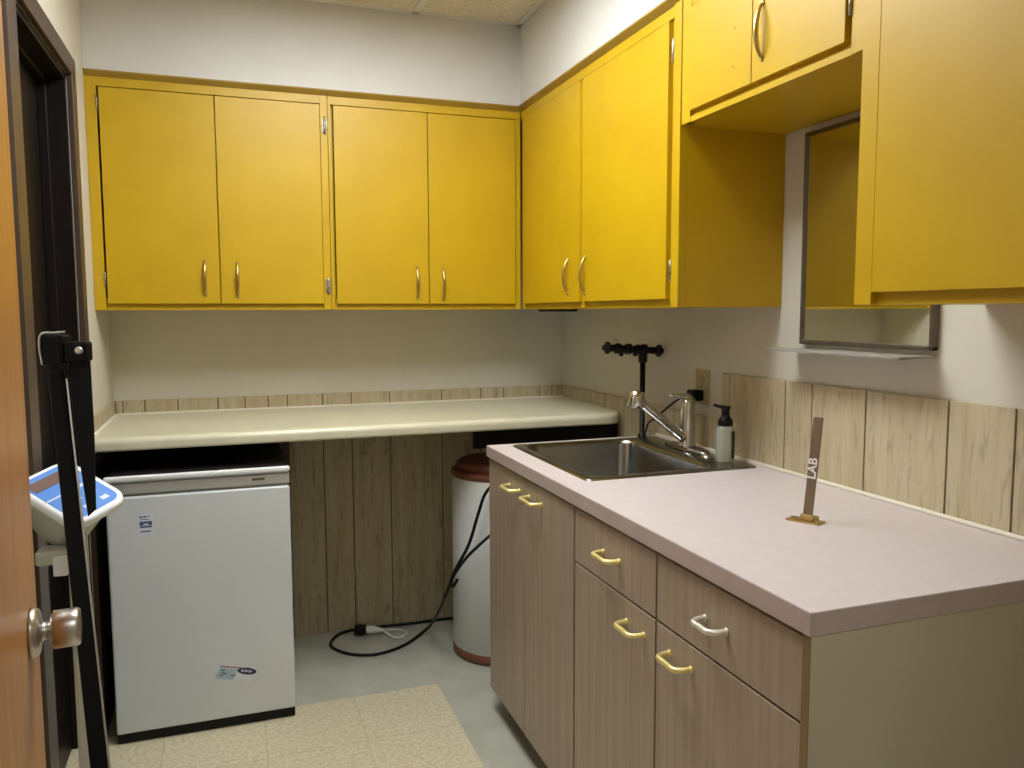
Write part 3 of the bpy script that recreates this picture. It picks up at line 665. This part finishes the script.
for l, s_, w, h in ((0.0, 0.035, 0.05, 0.004), (0.03, 0.012, 0.022, 0.012), (0.03, -0.022, 0.022, 0.012), (0.062, 0.01, 0.016, 0.012), (0.062, -0.03, 0.016, 0.012), (0.0, -0.02, 0.02, 0.01)):
    P = [Q + Lg * (l + i * h / 2) + Sh * (s_ + j * w / 2) + n_ * 0.0016 for i, j in ((-1, -1), (1, -1), (1, 1), (-1, 1))]; m.poly(P, n_ * 0.0006)
obj('button', m, M['stickerwhite'], hd)
cx_, cy_ = Q.x + 0.010, Q.y - 0.012
m = MB().box(cx_ - 0.018, cx_ + 0.018, cy_ - 0.018, cy_ + 0.018, 0.05, Q.z - 0.09, 0.008, 3); obj('column', m, M['scalegrey'], sc)
obj('bracket', MB().box(cx_ - 0.075, cx_ + 0.005, cy_ - 0.03, cy_ + 0.03, Q.z - 0.145, Q.z - 0.115, 0.006), M['scalegrey'], sc)
obj('cable_tag', MB().box(cx_ - 0.040, cx_ - 0.014, cy_ - 0.044, cy_ - 0.024, Q.z - 0.165, Q.z - 0.125, 0.003), M['scalewhite'], sc)
m = MB().box(cx_ - 0.09, cx_ + 0.20, cy_ - 0.08, cy_ + 0.30, 0.008, 0.055, 0.01); obj('platform', m, M['scalegrey'], sc)
for x, y in ((-0.07, -0.06), (0.18, -0.06), (-0.07, 0.28), (0.18, 0.28)): obj('foot', MB().lathe([(0.016, 0), (0.016, 0.012)], (cx_ + x, cy_ + y, 0), n=16), M['black'], sc)

# ------------------------------------------------------------------ folded black stand leaning in front of the scale
FPX = 796.9918; CAM = V(-1.4307, -3.3632, 1.3543)
yaw, pit, rol = math.radians(19.3358), math.radians(5.1549), math.radians(-0.1976)
F_ = V(math.sin(yaw) * math.cos(pit), math.cos(yaw) * math.cos(pit), -math.sin(pit)); R0 = V(math.cos(yaw), -math.sin(yaw), 0); U0 = R0.cross(F_)
R_ = R0 * math.cos(rol) + U0 * math.sin(rol); U_ = -R0 * math.sin(rol) + U0 * math.cos(rol)
SA = V(-1.7658, -1.5583, 1.2513); SF = V(-1.6460, -1.8800, 0.006)   # top and foot of the long leg
st = thing('folding_stand', 'folded black metal stand with two legs leaning before the blue scale head', 'stand', (SF.x, SF.y, 0))
la = (SF - SA).normalized(); ls = la.cross(V(-0.2, 1, 0)).normalized()
if ls.x < 0: ls = -ls
lf = la.cross(ls).normalized()
m = MB().obox((SA + SF) / 2, ls, lf, la, 0.0148, 0.012, (SF - SA).length / 2 - 0.012, 0.003); obj('leg', m, M['blackmetal'], st)
m = MB().obox((SA + SF) / 2 + ls * 0.0168, ls, lf, la, 0.0022, 0.010, (SF - SA).length / 2 - 0.03, 0.0008); o = obj('edge_strip', m, M['satin'], st); o['label'] = 'thin silver edge strip'
m = MB().obox(SF - la * 0.012, ls, lf, la, 0.019, 0.016, 0.02, 0.004); obj('foot', m, M['black'], st)
TB = V(-1.723, -1.566, 1.272); TE = V(-1.701, -1.640, 0.964)
ta = (TE - TB).normalized(); ts = ta.cross(V(-0.2, 1, 0)).normalized()
if ts.x < 0: ts = -ts
tf = ta.cross(ts).normalized()
m = MB().loft([[TB + ts * a * 0.021 + tf * b * 0.010 for a, b in ((-1, -1), (1, -1), (1, 1), (-1, 1))], [TB.lerp(TE, 0.5) + ts * a * 0.0165 + tf * b * 0.009 for a, b in ((-1, -1), (1, -1), (1, 1), (-1, 1))],
               [TE + ts * a * 0.0075 + tf * b * 0.008 + ta * (0.006 * -a) for a, b in ((-1, -1), (1, -1), (1, 1), (-1, 1))]])
obj('leg', m, M['blackmetal'], st)
hc = V(-1.7645, -1.553, 1.283)
m = MB().obox(hc, R0, V(0.33, 0.94, 0), V(0, 0, 1), 0.024, 0.018, 0.030, 0.006); obj('head_block', m, M['blackmetal'], st)
m = MB().obox(V(-1.722, -1.570, 1.279), R0, V(0.33, 0.94, 0), V(0, 0, 1), 0.024, 0.013, 0.020, 0.005); obj('side_bracket', m, M['blackmetal'], st)
m = MB().tube([hc + R0 * -0.024 + V(0, -0.02, -0.03), hc + R0 * -0.028 + V(0, -0.02, 0.010), hc + R0 * -0.022 + V(0, -0.02, 0.032), hc + R0 * 0.0 + V(0, -0.02, 0.034), hc + R0 * 0.024 + V(0, -0.02, 0.035)], 0.0022, 8, 6); obj('wire_handle', m, M['satin'], st)
bo = V(-1.7175, -1.585, 1.281)
m = MB().lathe([(0.008, 0), (0.008, 0.004), (0.005, 0.007)], bo, V(-0.2, -0.95, 0.1), 14); obj('bolt', m, M['satin'], st)

# ------------------------------------------------------------------ oak door leaf swung open against the left side
fe = V(-1.704, -2.104, 0); hg = V(-1.634, -2.968, 0)
dd = (hg - fe).normalized(); nn = V(-dd.y, dd.x, 0)
if nn.x < 0: nn = -nn
m = MB(); cc = (fe + hg) / 2 - nn * 0.022
m.obox(V(cc.x, cc.y, 1.04), dd, nn, V(0, 0, 1), (hg - fe).length / 2, 0.022, 1.03, 0.002)
od = obj('door_2', m, M['oak']); od['kind'] = 'structure'
kc = fe + dd * 0.066 + V(0, 0, 0.927)
m = MB().lathe([(0.034, 0), (0.034, 0.004), (0.030, 0.010), (0.016, 0.013), (0.012, 0.015), (0.012, 0.022), (0.022, 0.025), (0.0255, 0.027), (0.0258, 0.055), (0.024, 0.0585), (0.019, 0.059), (0.018, 0.056), (0.004, 0.056)], kc, nn, 36)
obj('door_knob', m, M['satin'], od)
m = MB()
for z in (0.3, 1.05, 1.8): m.cyl(hg + V(-0.006, 0.0, z - 0.05) - nn * 0.045, hg + V(-0.006, 0.0, z + 0.05) - nn * 0.045, 0.007, None, 12)
obj('hinge', m, M['hinge'], od)

# ------------------------------------------------------------------ light
def troffer(x0, x1, y0, y1, mat, label):
    t = thing('ceiling_light', label, 'light', ((x0 + x1) / 2, (y0 + y1) / 2, H))
    m = MB(); e = 0.002; x0 += e; x1 -= e; y0 += e; y1 -= e; zt = H + 0.075; b = 0.012
    m.box(x0, x0 + b, y0, y1, H - 0.004, zt); m.box(x1 - b, x1, y0, y1, H - 0.004, zt); m.box(x0 + b, x1 - b, y0, y0 + b, H - 0.004, zt); m.box(x0 + b, x1 - b, y1 - b, y1, H - 0.004, zt)
    m.box(x0, x1, y0, y1, zt, zt + 0.01)
    obj('housing', m, M['grid'], t)
    obj('diffuser', MB().box(x0 + b, x1 - b, y0 + b, y1 - b, H + LREC, H + LREC + 0.006), mat, t)
LREC = 0.05
troffer(LX0, LX1, LY0, LY1, M['lightpanel'], 'long recessed ceiling light over the middle of the room')
troffer(KX0, KX1, KY0, KY1, M['fillpanel'], 'added fill light, dim square ceiling panel behind the viewer')  # unseen light put in to brighten surfaces that face the viewer

w = bpy.data.worlds.new('world'); SC.world = w; w.use_nodes = True
w.node_tree.nodes['Background'].inputs['Color'].default_value = (1, 0.97, 0.92, 1); w.node_tree.nodes['Background'].inputs['Strength'].default_value = 0.05

# ------------------------------------------------------------------ camera
cam = bpy.data.cameras.new('camera'); cam.sensor_fit = 'HORIZONTAL'; cam.sensor_width = 36.0; cam.lens = FPX / 1024 * 36.0; cam.clip_start = 0.02
co = bpy.data.objects.new('camera', cam); COL.objects.link(co)
co.matrix_world = Matrix(((R_.x, U_.x, -F_.x, CAM.x), (R_.y, U_.y, -F_.y, CAM.y), (R_.z, U_.z, -F_.z, CAM.z), (0, 0, 0, 1)))
SC.camera = co
vs = SC.view_settings; vs.view_transform = 'Standard'; vs.look = 'None'; vs.gamma = 1.0; vs.use_curve_mapping = False
vs.exposure = 0.0
